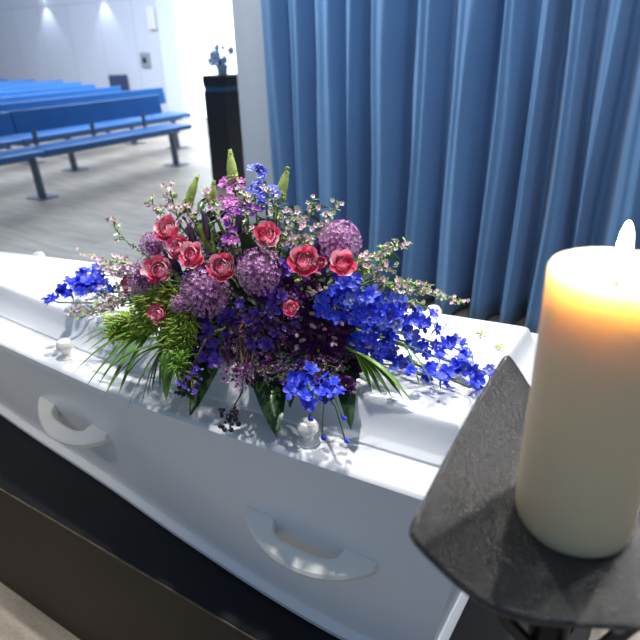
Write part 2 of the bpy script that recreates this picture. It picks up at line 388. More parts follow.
# bail shaped handles: half rings standing off the side
def handle(ac, zc, side=1, L=.272):
    tab = NB if side == 1 else FB; tab2 = NR if side == 1 else FR
    f = (zc-.497)/.365
    nn = lambda a: interp(tab, a)*(1-f)+interp(tab2, a)*f
    p0 = Vector((ac-L/2, nn(ac-L/2), zc)); p1 = Vector((ac+L/2, nn(ac+L/2), zc))
    X = (p1-p0).normalized(); out = Vector((X.y, -X.x, 0))*side
    D = (out*.86+Vector((0, 0, -.5))).normalized(); N = X.cross(D).normalized()*side
    C = (p0+p1)/2 - out*.004
    b = MB(); NN = 36; sec = []
    for i in range(NN+1):
        u = -1+2*i/NN; x = u*L/2
        yo = .054*max(1-abs(u)**2.1, 0)**.85 + .006                # outer arc
        if abs(u) < .54:
            yi = .024*(1-(abs(u)/.54)**3)**.5
        else: yi = 0
        yi = max(yi, -.004)
        sec.append((x, yi-(.010 if abs(u) >= .54 else 0), yo))
    th = .0135; vs_ = []
    for x, yi, yo in sec:
        t2 = th
        w_ = yo-yi; e = min(.006, w_*.3)
        prof = [(yi, -t2+.003), (yi+e*.6, -t2), (yo-e, -t2), (yo, -t2+.005), (yo, t2-.006), (yo-e, t2), (yi+e*.6, t2), (yi, t2-.003)]
        for y, z in prof: vs_.append(C+X*x+D*y+N*z)
    k = 8; fs = [(i*k+j, i*k+(j+1) % k, (i+1)*k+(j+1) % k, (i+1)*k+j) for i in range(NN) for j in range(k)]
    fs += [tuple(range(k))[::-1], tuple(NN*k+j for j in range(k))]
    b.add(vs_, fs)
    return cbuild(b, 'handle', M_handle)
for a, z in ((-.470, .686), (-1.150, .700), (-1.83, .70)): handle(a, z); handle(a, z, -1)

# ------------------------------------------------------------------ candle stand + candle
TZ = 1.094
CX, CY = .2255, .4215
def tray():
    near = [at(408, 532, 1.138), at(422, 549, 1.129), at(440, 567, 1.119), at(458, 584, 1.111), at(478, 600, 1.104), at(500, 613, 1.099), at(530, 622, 1.095), at(585, 625, TZ), at(640, 627, TZ), at(690, 629, TZ)]
    near += [Vector((.325, .314, 1.0965)), Vector((.375, .318, 1.112)), Vector((.405, .322, 1.135)), Vector((.42, .324, 1.155))]
    far = [at(507, 352, 1.158), at(514, 361, 1.149), at(522, 373, 1.139), at(530, 386, 1.130), at(540, 401, 1.119), Vector((.262, .568, 1.112)), Vector((.285, .566, 1.102)), Vector((.33, .565, TZ+.001)), Vector((.39, .565, TZ))]
    far += [Vector((.44, .566, TZ)), Vector((.475, .57, 1.099)), Vector((.505, .574, 1.112)), Vector((.53, .58, 1.135)), Vector((.55, .585, 1.155))]
    b = MB(); K = len(near); NJ = 14; vs_ = []
    for j in range(NJ+1):
        t = j/NJ
        for i in range(K):
            p = near[i].lerp(far[i], t)
            s = 1-min(i, 6)/6
            p = p + Vector((-.004*s*math.sin(math.pi*t), 0, -.002*s*math.sin(math.pi*t)))
            if p.z < 1.130 and 0 < t < 1:       # flat bottom round the candle
                pass
            vs_.append(p)
    fs = [(j*K+i, j*K+i+1, (j+1)*K+i+1, (j+1)*K+i) for j in range(NJ) for i in range(K-1)]
    b.add(vs_, fs)
    return b
st = empty('candle_stand', T(CX, CY, 0), 'dark hammered iron candle stand with upturned tray beside the coffin', 'candle stand')
tb = tray(); o = tb.build('tray', M_tray, Matrix.Identity(4), st, bevel=None)
s = o.modifiers.new('subsurf', 'SUBSURF'); s.levels = 2; s.render_levels = 2
s = o.modifiers.new('thickness', 'SOLIDIFY'); s.thickness = .004; s.offset = -1
b = MB(); b.tube([(0, 0, .02), (0, 0, 1.05)], .02, 16); b.build('pole', M_iron, None, st)
b = MB(); b.lathe([(0, 0), (.085, 0), (.085, .014), (.04, .022), (.026, .04), (0, .04)], 32); b.build('base', M_iron, None, st)
b = MB(); b.lathe([(0, 1.035), (.05, 1.035), (.058, 1.06), (.058, 1.087), (0, 1.087)], 24); cl = b.build('socket', M_iron, None, st)
for k in range(4):
    t = R(20+90*k); d = Vector((math.cos(t), math.sin(t), 0))
    b = MB(); b.tube([Vector((0, 0, .93)) + d*.02, Vector((0, 0, .99))+d*.06, Vector((0, 0, 1.05))+d*.082, Vector((0, 0, 1.084))+d*.095], [.007]*4, 8)
    b.build('brace', M_iron, None, st)
b = MB(); b.lathe([(0, 0), (.006, 0), (.006, .004), (0, .005)], 10, 0, T(.0, -.1, 1.08) @ Matrix.Rotation(R(90), 4, 'X')); b.build('screw', M_steel, None, st, label='small bright screw head')

def wax_mat():
    m = mat('ivory_wax', (.82, .69, .43), .42); p = m.node_tree.nodes['Principled BSDF']
    p.inputs['Subsurface Weight'].default_value = 1.0; p.inputs['Subsurface Radius'].default_value = (1.0, .76, .58); p.inputs['Subsurface Scale'].default_value = .050
    return m
cd = empty('candle', T(CX, CY, TZ+.001), 'thick ivory pillar candle burning on the dark tray', 'candle')
CH = .245; CR = .0505
b = MB(); b.lathe([(0, 0), (CR-.003, 0), (CR-.0005, .002), (CR, .006)] + [(CR, CH*t/10) for t in range(1, 10)] + [(CR, CH-.004), (CR-.0015, CH-.0008), (CR-.0035, CH), (CR-.006, CH-.002), (CR-.009, CH-.007), (CR-.015, CH-.013), (CR-.026, CH-.0165), (.012, CH-.0172), (0, CH-.0174)], 72)
b.build('wax_body', wax_mat(), None, cd, bevel=None)
b = MB(); b.lathe([(0, CH-.0185), (.021, CH-.0185), (.0215, CH-.0165), (.020, CH-.0160), (0, CH-.0160)], 32)
b.build('molten_wax', mat('molten_wax', (.85, .66, .38), .08), None, cd, bevel=None)
b = MB(); b.tube([(0, 0, CH-.018), (.0005, 0, CH-.012), (.0015, 0, CH-.005), (.003, 0, CH-.001)], [.0013, .0013, .0012, .0008], 8)
b.build('wick', mat('charred_wick', (.10, .03, .02), .9), None, cd, bevel=None)
b = MB(); b.lathe([(.0, 0), (.0026, .0006), (.0042, .005), (.0050, .012), (.0052, .020), (.0048, .028), (.0036, .036), (.0020, .041), (0, .044)], 20, 0, T(.001, 0, CH-.0095))
b.build('flame', emis('flame_glow', (1, .82, .50), 55), None, cd, bevel=None)
#LIGHTFLAME
l = bpy.data.lights.new('flame_light', 'POINT'); l.energy = 1.25; l.color = (1, .74, .56); l.shadow_soft_size = .004
lo = bpy.data.objects.new('flame_light', l); COL.objects.link(lo); lo.location = (CX+.001, CY, TZ+CH+.036)

# ------------------------------------------------------------------ flower arrangement
rnd = random.Random(11)
DC = RR(-.76, .95, .955) @ Vector((0, 0, 0)); RAD = (.40, .265, .315)
SC = Matrix.Diagonal((1/RAD[0], 1/RAD[1], 1/RAD[2], 1))
LIDZ = .951
def surf(px, py, push=0.0, lz=.985):
    """a point on the mound of flowers, or on the lid beside it, along a sight line, with the outward direction"""
    v = ray(px, py); o_ = SC @ (RI @ CAMP - RI @ DC); d_ = SC @ (RI @ v)
    A_ = d_.dot(d_); B_ = o_.dot(d_); C_ = o_.dot(o_)-(1+push)**2; D_ = B_*B_-A_*C_
    tp = (lz-CAMH)/v.z if v.z < 0 else 99
    pp = RI @ (CAMP+v*tp)
    okp = pp.y < 1.22 and tp < 50
    td = (-B_-math.sqrt(D_))/A_ if D_ >= 0 else -B_/A_
    if D_ >= 0: t = min(td, tp) if okp else td
    else: t = tp if okp else td
    p = CAMP+v*t; q = RI @ (p-DC)
    nrm = Vector((q.x/RAD[0]**2, q.y/RAD[1]**2, q.z/RAD[2]**2)).normalized()
    nrm = (RM.to_3x3() @ nrm)
    if t == tp and okp: nrm = (nrm*.4+Vector((0, 0, 1))).normalized()
    return p, nrm, (p-CAMP).dot(Fv)
def frame(p, z, s=1, spin=0):
    z = Vector(z).normalized(); x = z.cross(Vector((.2, .1, .97)))
    if x.length < .1: x = z.cross(Vector((1, 0, 0)))
    x.normalize(); y = z.cross(x)
    M = Matrix((x, y, z)).transposed().to_4x4()
    return T(Vector(p)) @ M @ Matrix.Rotation(spin, 4, 'Z') @ Matrix.Scale(s, 4)

def petal(b, L, W, tilt, bend, cup, mi=0, M=None, nu=4, nv=2, tip=.35, base=.25):
    """a curved petal rising from the origin along +x"""
    x = z = 0; rows = []
    for i in range(nu+1):
        u = i/nu; e = tilt+bend*u
        wv = W*(base+(1-base)*math.sin(math.pi*min(u*1.0, 1)**.8*.5/.62) if u < .62 else W/W*(1-(1-tip)*((u-.62)/.38)**2))
        wv = W*(base+(1-base)*math.sin(math.pi/2*min(u/.62, 1))) if u < .62 else W*(1-(1-tip)*((u-.62)/.38)**2)
        rows.append((x, z, e, wv)); x += math.cos(e)*L/nu; z += math.sin(e)*L/nu
    vs_ = []
    for x, z, e, wv in rows:
        for j in range(nv+1):
            s_ = -1+2*j/nv; c = cup*wv*s_*s_
            vs_.append((x-math.sin(e)*c, s_*wv/2, z+math.cos(e)*c))
    n1 = nv+1
    fs = [(i*n1+j, i*n1+j+1, (i+1)*n1+j+1, (i+1)*n1+j) for i in range(nu) for j in range(nv)]
    b.add(vs_, fs, mi, M)
RZ = lambda t: Matrix.Rotation(t, 4, 'Z')
def sph(b, r, mi=0, M=None, n=8, m=5, zs=1):
    b.lathe([(max(r*math.sin(math.pi*i/m), 0), -r*zs*math.cos(math.pi*i/m)) for i in range(m+1)], n, mi, M)

def fib(n):
    for i in range(n):
        z = 1-2*(i+.5)/n; r = math.sqrt(1-z*z); t = i*2.39996
        yield Vector((r*math.cos(t), r*math.sin(t), z))
# --- unit flowers (radius about 1) as shared meshes
def mk_allium(seed):
    q = random.Random(seed); b = MB(); sph(b, .60, 1, None, 12, 8)
    for d in fib(250):
        d = (d+Vector((q.uniform(-.12, .12), q.uniform(-.12, .12), q.uniform(-.12, .12)))).normalized(); rr = q.uniform(.82, 1.0)
        F = frame(d*rr, d, 1, q.uniform(0, 6))
        b.tube([d*.5, d*rr], .010, 3, 2, None, False)
        for k in range(6): petal(b, .125, .05, R(22+q.uniform(-15, 20)), .3, .2, 0, F @ RZ(k*math.pi/3), 2, 1, .2)
        sph(b, .022, 2, F, 4, 3)
    return b.mesh('allium', [M_allium, M_lim, M_budp])
def mk_rose(seed):
    q = random.Random(seed); b = MB(); sph(b, .5, 0, T(0, 0, .0), 12, 7)
    for ring, (n, r, L, tl, bd, cu) in enumerate([(3, .04, .85, 96, .25, .9), (5, .11, .88, 92, .3, .8), (6, .20, .92, 88, .35, .7), (7, .30, .95, 80, .45, .6), (8, .38, .95, 68, .5, .5), (8, .42, .98, 50, .35, .4)]):
        for k in range(n):
            M = RZ(2*math.pi*k/n+ring*.7+q.uniform(-.2, .2)) @ T(r, 0, -.42+.03*ring)
            petal(b, L*q.uniform(.88, 1.08), 1.0-.03*ring, R(tl+q.uniform(-10, 8)), bd+q.uniform(-.2, .1), cu*.5, 0 if q.random() < .42 else 1, M, 5, 4, .6, .5)
    for k in range(5): petal(b, .7, .18, R(-5), .6, .2, 2, RZ(k*1.2566) @ T(.1, 0, -.45), 3, 1, .1)
    return b.mesh('rose', [M_rose, M_rosel, M_stem])
def mk_delph(seed, m, m2):
    q = random.Random(seed); b = MB()
    for k in range(5):
        petal(b, 1.0*q.uniform(.85, 1.1), .72, R(q.uniform(15, 42)), q.uniform(-.7, -.2), .16, 0, RZ(k*1.2566+q.uniform(-.15, .15)) @ T(.06, 0, 0), 4, 2, .45, .28)
    for k in range(3): petal(b, .42, .26, R(62), -.3, .3, 1, RZ(k*2.1), 3, 1, .4)
    b.tube([(0, 0, .04), (-.15, 0, -.35), (-.5, 0, -.75)], [.12, .09, .03], 5, 0)
    return b.mesh('delphinium_floret', [m, m2])
def mk_lisi(seed):
    q = random.Random(seed); b = MB()
    for ring in range(2):
        for k in range(6):
            petal(b, 1.1, .95, R(70-30*ring+q.uniform(-8, 8)), -.75, .25, 0, RZ(k*1.047+ring*.5) @ T(.12+.05*ring, 0, -.4), 5, 3, .6, .35)
    sph(b, .16, 1, T(0, 0, -.1), 6, 5, 1.4)
    return b.mesh('lisianthus', [M_dark, M_bud])
def mk_bud(ms, seed=0, fat=.34):
    b = MB(); b.lathe([(0, -.1), (fat*.5, 0), (fat, .35), (fat*.9, .8), (fat*.5, 1.2), (0, 1.42)], 7, 0); b.lathe([(0, -.12), (fat*.55, -.02), (fat*.9, .22), (fat*.8, .35)], 6, 1)
    return b.mesh('bud', ms)
def mk_tiny(seed, m, m2):
    q = random.Random(seed); b = MB()
    for k in range(5): petal(b, 1, .75, R(q.uniform(20, 50)), -.3, .2, 0, RZ(k*1.2566), 2, 1, .5, .4)
    sph(b, .26, 1, T(0, 0, .15), 5, 4)
    return b.mesh('blossom', [m, m2])
ALL = [mk_allium(1), mk_allium(2)]; ROSE = [mk_rose(1), mk_rose(2)]
DB = [mk_delph(i, M_blue, M_blue_l) for i in range(3)]; DP = [mk_delph(9, M_blue_l, M_cream), mk_delph(10, M_blue, M_cream)]; DV = [mk_delph(i+20, M_violet, M_purple) for i in range(2)]
LIS = [mk_lisi(1), mk_lisi(2)]; BUD = mk_bud([M_budp, M_bud]); BUDG = mk_bud([M_bud, M_stem], 0, .28); BUDB = mk_bud([M_blue, M_violet], 0, .36)
WAXB = [mk_tiny(1, M_wax, M_stock), mk_tiny(2, M_cream, M_bud)]; STK = [mk_tiny(4, M_stock, M_cream), mk_tiny(5, M_purple, M_stock)]

fa = empty('funeral_spray', T(DC.x, DC.y, LIDZ), 'large funeral spray of purple, blue and coral flowers lying on the white coffin', 'flower arrangement')
CORE = RR(-.76, .95, 1.0) @ Vector((0, 0, 0))
def core_for(p, k=.35):
    c = CORE.lerp(Vector((p.x, p.y, 1.0)), k); c.z = min(c.z, max(p.z-.02, LIDZ+.03)); return c
def stem_to(p, parent, m=M_stem, rad=.0022, name='stem', c=None):
    c = c or core_for(p); mid = (c+p)/2+Vector((0, 0, .02)); b = MB(); b.tube([c, mid, p], [rad*1.2, rad, rad], 5)
    return b.build(name, m, Matrix.Identity(4), parent, bevel=None)
# floral foam base lying on the lid
b = MB(); b.box(-.20, .20, -.10, .10, .001, .07); b.build('foam_block', M_foam, RR(-.76, .95, LIDZ), fa, bevel=.01)

# leaves filling the depth of the mound
def leafmesh(L, W, m, bend=-.6, cup=.12, tilt=.5): b = MB(); petal(b, L, W, tilt, bend, cup, 0, None, 8, 4, .04, .12); return b
def filler():
    b = MB(); q = random.Random(3)
    lf = leafmesh(1, .34, 0, -.8, .2)
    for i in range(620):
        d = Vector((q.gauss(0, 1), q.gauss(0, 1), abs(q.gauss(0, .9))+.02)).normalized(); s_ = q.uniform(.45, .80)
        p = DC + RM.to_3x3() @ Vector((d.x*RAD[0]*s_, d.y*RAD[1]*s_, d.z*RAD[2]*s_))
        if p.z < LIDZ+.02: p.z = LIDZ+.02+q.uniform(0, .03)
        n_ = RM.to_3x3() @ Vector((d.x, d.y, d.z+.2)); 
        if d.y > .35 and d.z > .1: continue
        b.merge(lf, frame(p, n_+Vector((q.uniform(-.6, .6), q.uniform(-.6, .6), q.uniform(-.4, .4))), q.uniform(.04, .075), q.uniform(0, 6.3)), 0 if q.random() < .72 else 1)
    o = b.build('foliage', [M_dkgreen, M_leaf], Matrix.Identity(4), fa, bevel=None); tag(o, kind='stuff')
filler()

def bloom(name, me, px, py, rpx, push=.0, up=.15, tow=.25, stem=True, lz=.985):
    p, n_, d = surf(px, py, push, lz); n_ = (n_+Vector((0, 0, up))-ray(px, py).normalized()*tow).normalized()
    s_ = rpx*d/FPX
    p = p - n_*s_*.35
    o = inst(name, me, frame(p, n_, s_, rnd.uniform(0, 6.3)), fa)
    if stem: stem_to(p-n_*s_*.2, o)
    return o
for i, (x, y, r_) in enumerate([(141, 276, 19), (151, 244, 15), (202, 291, 26), (257, 270, 24), (341, 238, 22), (178, 304, 10)]):
    bloom('allium', ALL[i % 2], x, y, r_, .16)
for i, (x, y, r_) in enumerate([(167, 229, 12), (159, 270, 13), (178, 247, 11), (192, 255, 12), (222, 267, 13), (267, 235, 12), (304, 261, 14), (343, 263, 12), (158, 314, 9), (150, 268, 9), (291, 308, 7), (320, 262, 6), (128, 285, 8)]):
    bloom('rose', ROSE[i % 2], x, y, r_*1.2, .2 if i != 12 else .05, .1, .35)
# lisianthus
for i, (x, y, r_) in enumerate([(322, 251, 9), (317, 268, 9), (262, 292, 10), (306, 291, 11), (318, 302, 12), (322, 325, 12), (300, 320, 11), (336, 345, 13), (318, 352, 12), (350, 368, 12), (334, 376, 11), (300, 342, 11), (345, 322, 10), (287, 285, 9), (358, 347, 9), (283, 335, 10), (305, 368, 10), (322, 374, 11), (280, 360, 10), (346, 384, 9), (296, 380, 9), (262, 372, 9)]):
    bloom('lisianthus', LIS[i % 2], x, y, r_*1.05, .02, 0, .4)
def cluster(name, meshes, ell, n, rpx, push=(0, .06), ang=0, lz=.985, sub='floret', up=.1, tow=.3, seed=0, base=None, spread=1.0):
    """a flowering stem: one stem part with each floret a piece of it"""
    q = random.Random(seed); cx, cy, ex, ey = ell; ca, sa = math.cos(R(ang)), math.sin(R(ang))
    p0, _, _ = surf(cx-ca*ex*.95, cy-sa*ex*.95, -.06, lz); p1, _, _ = surf(cx+ca*ex*.95, cy+sa*ex*.95, 0, lz)
    b = MB(); pts = [base or core_for(p0), p0-Vector((0, 0, .01)), (p0+p1)/2, p1]; b.tube(pts, [.0025, .0022, .0018, .0012], 5)
    st_ = b.build(name, M_stem, Matrix.Identity(4), fa, bevel=None)
    if name == 'delphinium_spike': n = int(n*1.45)
    for i in range(n):
        rr = math.sqrt(q.random()); t = q.uniform(0, 6.283)
        u, v = rr*math.cos(t)*ex, rr*math.sin(t)*ey
        x = cx+u*ca-v*sa; y = cy+u*sa+v*ca
        p, n_, d = surf(x, y, q.uniform(*push), lz+q.uniform(-.012, .02)); s_ = rpx*q.uniform(.75, 1.15)*d/FPX
        n_ = (n_+Vector((q.uniform(-.8, .8), q.uniform(-.8, .8), q.uniform(-.5, .6)+up))-ray(x, y).normalized()*tow).normalized()
        inst(sub, q.choice(meshes), frame(p, n_, s_, q.uniform(0, 6.3)), st_)
        if i % 2 == 0 and sub == 'floret':
            bb = MB(); c = p0.lerp(p1, (u/ex+1)/2); bb.tube([c, p-n_*s_*.3], .0009, 4); bb.build('stalk', M_stem, Matrix.Identity(4), st_, bevel=None)
    return st_
# blue delphiniums, right hand mass fanning out over the lid
for i, (x, y, ex, ey, n, r_, a) in enumerate([(352, 292, 26, 11, 12, 8.5, 15), (385, 305, 26, 12, 13, 8.5, 18), (358, 318, 24, 11, 12, 9, 10), (395, 330, 28, 10, 12, 8.5, 20), (372, 345, 24, 10, 10, 8.5, 15), (420, 318, 24, 9, 8, 7.5, 22), (425, 345, 26, 9, 9, 7.5, 22),
        (455, 348, 20, 9, 7, 8, 30), (400, 366, 26, 7, 7, 8, 18), (440, 375, 22, 9, 7, 8.5, 15), (472, 366, 20, 9, 7, 8.5, 25), (330, 305, 14, 10, 6, 8, 10), (478, 385, 9, 6, 3, 8, 20), (345, 280, 18, 7, 6, 7, 10)]):
    cluster('delphinium_spike', DB+DB[:1]+DP[:1], (x, y, ex, ey), n, r_, (0, .10), a, .975 if x > 415 else .99, seed=100+i)
# left, lower and top blue stems
for i, (x, y, ex, ey, n, r_, a) in enumerate([(94, 275, 17, 8, 12, 7.5, -12), (100, 289, 14, 7, 10, 7.5, -8), (74, 289, 13, 7, 10, 7.5, -15), (51, 300, 7, 3, 3, 5.5, -15)]):
    cluster('delphinium_spike', DB, (x, y, ex, ey), n, r_, (0, .03), a+180, 1.0, seed=140+i)
cluster('delphinium_spike', DB, (309, 385, 22, 20), 12, 9, (0, .04), 70, 1.02, seed=150)
cluster('delphinium_spike', DB, (330, 388, 12, 12), 6, 8, (0, .04), 70, 1.02, seed=151)
cluster('delphinium_spike', DP, (257, 178, 15, 11), 11, 5.5, (.0, .12), -80, seed=152, up=.6)
cluster('delphinium_spike', DP, (268, 196, 9, 10), 7, 5.5, (.0, .1), -80, seed=153, up=.6)
# violet delphiniums
for i, (x, y, ex, ey, n) in enumerate([(212, 326, 19, 18, 14), (205, 346, 12, 14, 8), (268, 300, 18, 18, 10), (262, 325, 16, 16, 9), (285, 272, 10, 8, 6), (235, 312, 10, 12, 5), (206, 362, 11, 13, 8), (262, 352, 16, 14, 9), (285, 372, 16, 9, 8)]):
    cluster('violet_spike', DV, (x, y, ex, ey), n, 8, (0, .06), 75, seed=160+i)
# stock
for i, (x, y, ex, ey, n, ms) in enumerate([(230, 204, 12, 10, 16, STK[:1]), (232, 226, 16, 13, 20, STK), (247, 210, 8, 16, 12, STK[1:]), (232, 184, 7, 12, 10, STK[:1]), (160, 222, 4, 4, 3, STK)]):
    cluster('stock_spike', ms, (x, y, ex, ey), n, 5, (-.02, .10), -85, seed=180+i, up=.4)
# dusty purple statice
def tinycloud(name, m, m2, ell, n, rpx, seed, lz=1.0, push=(0, .08)):
    q = random.Random(seed); b = MB(); u_ = MB()
    for k in range(4): petal(u_, 1, .8, R(q.uniform(20, 60)), -.3, .2, 0, RZ(k*1.57), 2, 1, .5, .4)
    cx, cy, ex, ey = ell; p0, _, _ = surf(cx, cy-ey, -.1, lz)
    for i in range(n):
        rr = math.sqrt(q.random()); t = q.uniform(0, 6.283); x = cx+rr*math.cos(t)*ex; y = cy+rr*math.sin(t)*ey
        p, n_, d = surf(x, y, q.uniform(*push), lz)
        n_ = (n_+Vector((q.uniform(-.9, .9), q.uniform(-.9, .9), q.uniform(-.6, .8)))).normalized()
        b.merge(u_, frame(p, n_, rpx*q.uniform(.6, 1.2)*d/FPX, q.uniform(0, 6.3)), 0 if q.random() < .6 else 1)
        if i % 5 == 0: b.tube([p0.lerp(p, .4)-n_*.01, p-n_*.004], .0008, 3, 2)
    o = b.build(name, [m, m2, M_brownst], Matrix.Identity(4), fa, bevel=None); tag(o, kind='stuff'); return o
tinycloud('statice', M_lim, M_dark, (252, 342, 32, 36), 280, 3.2, 1)
tinycloud('statice', M_lim, M_allium, (240, 362, 24, 24), 90, 3.2, 2)
tinycloud('statice', M_lim, M_violet, (282, 312, 20, 26), 110, 3.2, 3)
tinycloud('statice', M_dark, M_dkgreen, (318, 325, 42, 50), 240, 4.5, 4, push=(-.08, .02))
tinycloud('statice', M_dark, M_violet, (225, 255, 60, 30), 120, 3.5, 5, push=(-.1, .02))
tinycloud('statice', M_dark, M_dkgreen, (296, 368, 52, 14), 170, 4.2, 7, lz=1.02, push=(-.02, .04))
tinycloud('statice', M_lim, M_dark, (243, 378, 12, 14), 50, 3, 8)
tinycloud('statice', M_violet, M_seed, (191, 372, 12, 24), 42, 4, 6)
# loose buds between the lisianthus
q = random.Random(8)
for i in range(34):
    x, y = q.uniform(292, 372), q.uniform(272, 372)
    p, n_, d = surf(x, y, .06); n_ = (n_*.6+Vector((q.uniform(-.5, 1), q.uniform(-.6, .2), q.uniform(-.3, .3)))).normalized()
    inst('flower_bud', BUD if i % 3 else BUDG, frame(p, n_, q.uniform(5, 8)*d/FPX, 0), fa)
for x, y in ((309, 418), (342, 417), (322, 437), (345, 440)):
    p, n_, d = surf(x, y, 0, .96); o = inst('flower_bud', BUDB, frame(p, Vector((.3, -.6, .2)), 7*d/FPX, 0), fa); stem_to(p, o, rad=.0012, c=surf(326, 395, 0, 1.03)[0])
# drooping branched stem
# dark pointed spikes
def spike(name, tip, base, wpx, m, push=.10, curve=0, knob_=False, tz=None):
    pt, n_, d = surf(*tip, push) ; pb, n2, d2 = surf(*base, .0)
    v = ray(*tip); pt = CAMP + v*d2*.985 if tz is None else pt
    L = (pt-pb).length; Wd = wpx*d2/FPX; b = MB()
    pts = [pb.lerp(pt, i/8)+Vector((0, 0, curve*math.sin(math.pi*i/8))) for i in range(9)]
    b.tube(pts, [Wd*k for k in (.5, .8, .95, 1, .92, .8, .6, .38, .08)], 8)
    if knob_:
        q2 = random.Random(int(tip[0]))
        for i in range(90):
            u = q2.random()**.8; c = pb.lerp(pt, u); r2 = Wd*(1-.75*u)*.95; t = q2.uniform(0, 6.28)
            ax = (pt-pb).normalized(); e1 = ax.cross(Vector((1, .2, 0))).normalized(); e2 = ax.cross(e1)
            pp_ = c+(e1*math.cos(t)+e2*math.sin(t))*r2; sph(b, Wd*.42*(1-.5*u), 0, T(pp_), 5, 3)
    o = b.build(name, m, Matrix.Identity(4), fa, bevel=None); stem_to(pb, o); return o
for tp, bs, w_ in [((202, 209), (209, 240), 3.2), ((187, 221), (196, 248), 3.4), ((170, 231), (188, 245), 3.4), ((188, 242), (206, 270), 4), ((238, 210), (239, 234), 3), ((163, 249), (180, 272), 4), ((157, 279), (180, 292), 3), ((196, 262), (212, 266), 4.2)]:
    spike('dark_bud_spike', tp, bs, w_*1.25, M_spike, .2)
for tp, bs, w_ in [((230, 150), (233, 182), 5.2), ((288, 167), (279, 200), 5.2), ((198, 174), (187, 206), 4.6), ((214, 181), (211, 204), 4.4)]:
    spike('green_foxtail', tp, bs, w_, M_bud, knob_=True)
# thistles
for x, y, r_ in ((275, 205, 5), (286, 222, 5), (268, 218, 4), (184, 218, 4), (190, 223, 4), (280, 235, 4), (205, 214, 4)):
    p, n_, d = surf(x, y, .05); b = MB(); sph(b, .5, 0, None, 8, 6, 1.3)
    for k in range(11): petal(b, 1.5, .22, R(10+25*(k % 2)), .2, .1, 0, RZ(k*.571) @ T(.2, 0, -.3), 3, 1, .05)
    o = inst('thistle', b.mesh('thistle', M_thistle), frame(p, n_+Vector((0, 0, .3)), r_*d/FPX), fa); stem_to(p, o)
# wax flower sprigs
def sprig(pts_px, n, rpx, seed, lz=1.0, m_i=0, dep=None, spread=6):
    q = random.Random(seed); P = []
    for k, (x, y) in enumerate(pts_px):
        p, n_, d = surf(x, y, .03, lz); P.append((p, n_, d, x, y))
    dd = P[0][2]; W = []
    for k, (p, n_, d, x, y) in enumerate(P):
        W.append(p if dep is None else CAMP+ray(x, y)*(dd+dep*k))
    b = MB(); b.tube([core_for(W[0])]+W, [.0022]+[.0018-.0009*k/len(W) for k in range(len(W))], 5)
    tips = []
    n = int(n*1.5); rpx *= 1.2; spread *= 1.15
    for i in range(n):
        u = (i+.6)/n*(len(W)-1); k = min(int(u), len(W)-2); c = W[k].lerp(W[k+1], u-k)
        wp = spread*dd/FPX; off = Vector((q.uniform(-1, 1), q.uniform(-.6, .6), q.uniform(-.5, 1)))*wp
        b.tube([c, c+off*.6+Vector((0, 0, .002)), c+off], .0008, 4); tips.append(c+off)
        for j in range(2):
            e = c+off*q.uniform(.2, .8); petal(b, .014, .0035, q.uniform(-.5, 1), -.4, .1, 1, T(e) @ RZ(q.uniform(0, 6.3)), 3, 1, .1)
    o = b.build('wax_flower_sprig', [M_stem, M_fern], Matrix.Identity(4), fa, bevel=None)
    for i, t in enumerate(tips):
        me = WAXB[0] if (q.random() < .8 if m_i == 0 else q.random() < .3) else WAXB[1]
        inst('blossom', me, frame(t, Vector((q.uniform(-.5, .5), -.7+q.uniform(-.5, .3), .6+q.uniform(-.5, .3))), rpx*q.uniform(.7, 1.15)*dd/FPX, q.uniform(0, 6)), o)
for i, a in enumerate([
    ([(135, 265), (115, 262), (95, 258), (80, 252)], 14, 3.2), ([(140, 275), (118, 275), (98, 270)], 12, 3.4), ([(145, 290), (118, 298), (96, 306)], 15, 3.0), ([(140, 296), (118, 304), (90, 312), (66, 312)], 14, 2.8),
    ([(150, 258), (130, 245), (116, 230), (112, 216)], 10, 2.4), ([(130, 272), (112, 270), (100, 262)], 14, 3.2), ([(140, 285), (125, 300), (104, 312)], 14, 3.0), ([(135, 292), (110, 308), (80, 318)], 14, 2.8), ([(170, 230), (160, 215), (151, 200)], 10, 3.0), ([(180, 225), (174, 205), (169, 188)], 11, 3.0), ([(195, 225), (188, 212), (178, 205)], 8, 3),
    ([(215, 215), (207, 200), (204, 190)], 9, 2.8), ([(250, 230), (246, 205), (243, 190)], 12, 2.8), ([(300, 245), (296, 228), (290, 212)], 12, 2.8), ([(300, 250), (318, 232), (330, 215), (338, 203)], 14, 3.0),
    ([(290, 245), (305, 228), (312, 212), (312, 202)], 12, 2.8), ([(355, 265), (372, 258), (390, 248), (405, 243)], 15, 2.8), ([(350, 272), (372, 270), (392, 268)], 12, 3.2), ([(395, 292), (420, 292), (445, 298), (465, 304)], 20, 2.4),
    ([(385, 285), (405, 283), (425, 290)], 12, 2.8), ([(375, 280), (395, 290), (415, 302), (432, 310)], 12, 2.6), ([(270, 255), (285, 240), (288, 228)], 9, 2.6), ([(120, 285), (108, 292), (90, 300)], 8, 2.8), ([(280, 220), (272, 200), (262, 190)], 8, 2.4), ([(310, 300), (330, 290), (345, 285)], 8, 2.6)]):
    sprig(a[0], a[1], a[2], 300+i, lz=1.0, m_i=1 if i in (4, 12) else 0, dep=0 if i in (4, 8, 9, 10, 11, 12, 13, 14, 15, 16, 23) else None)
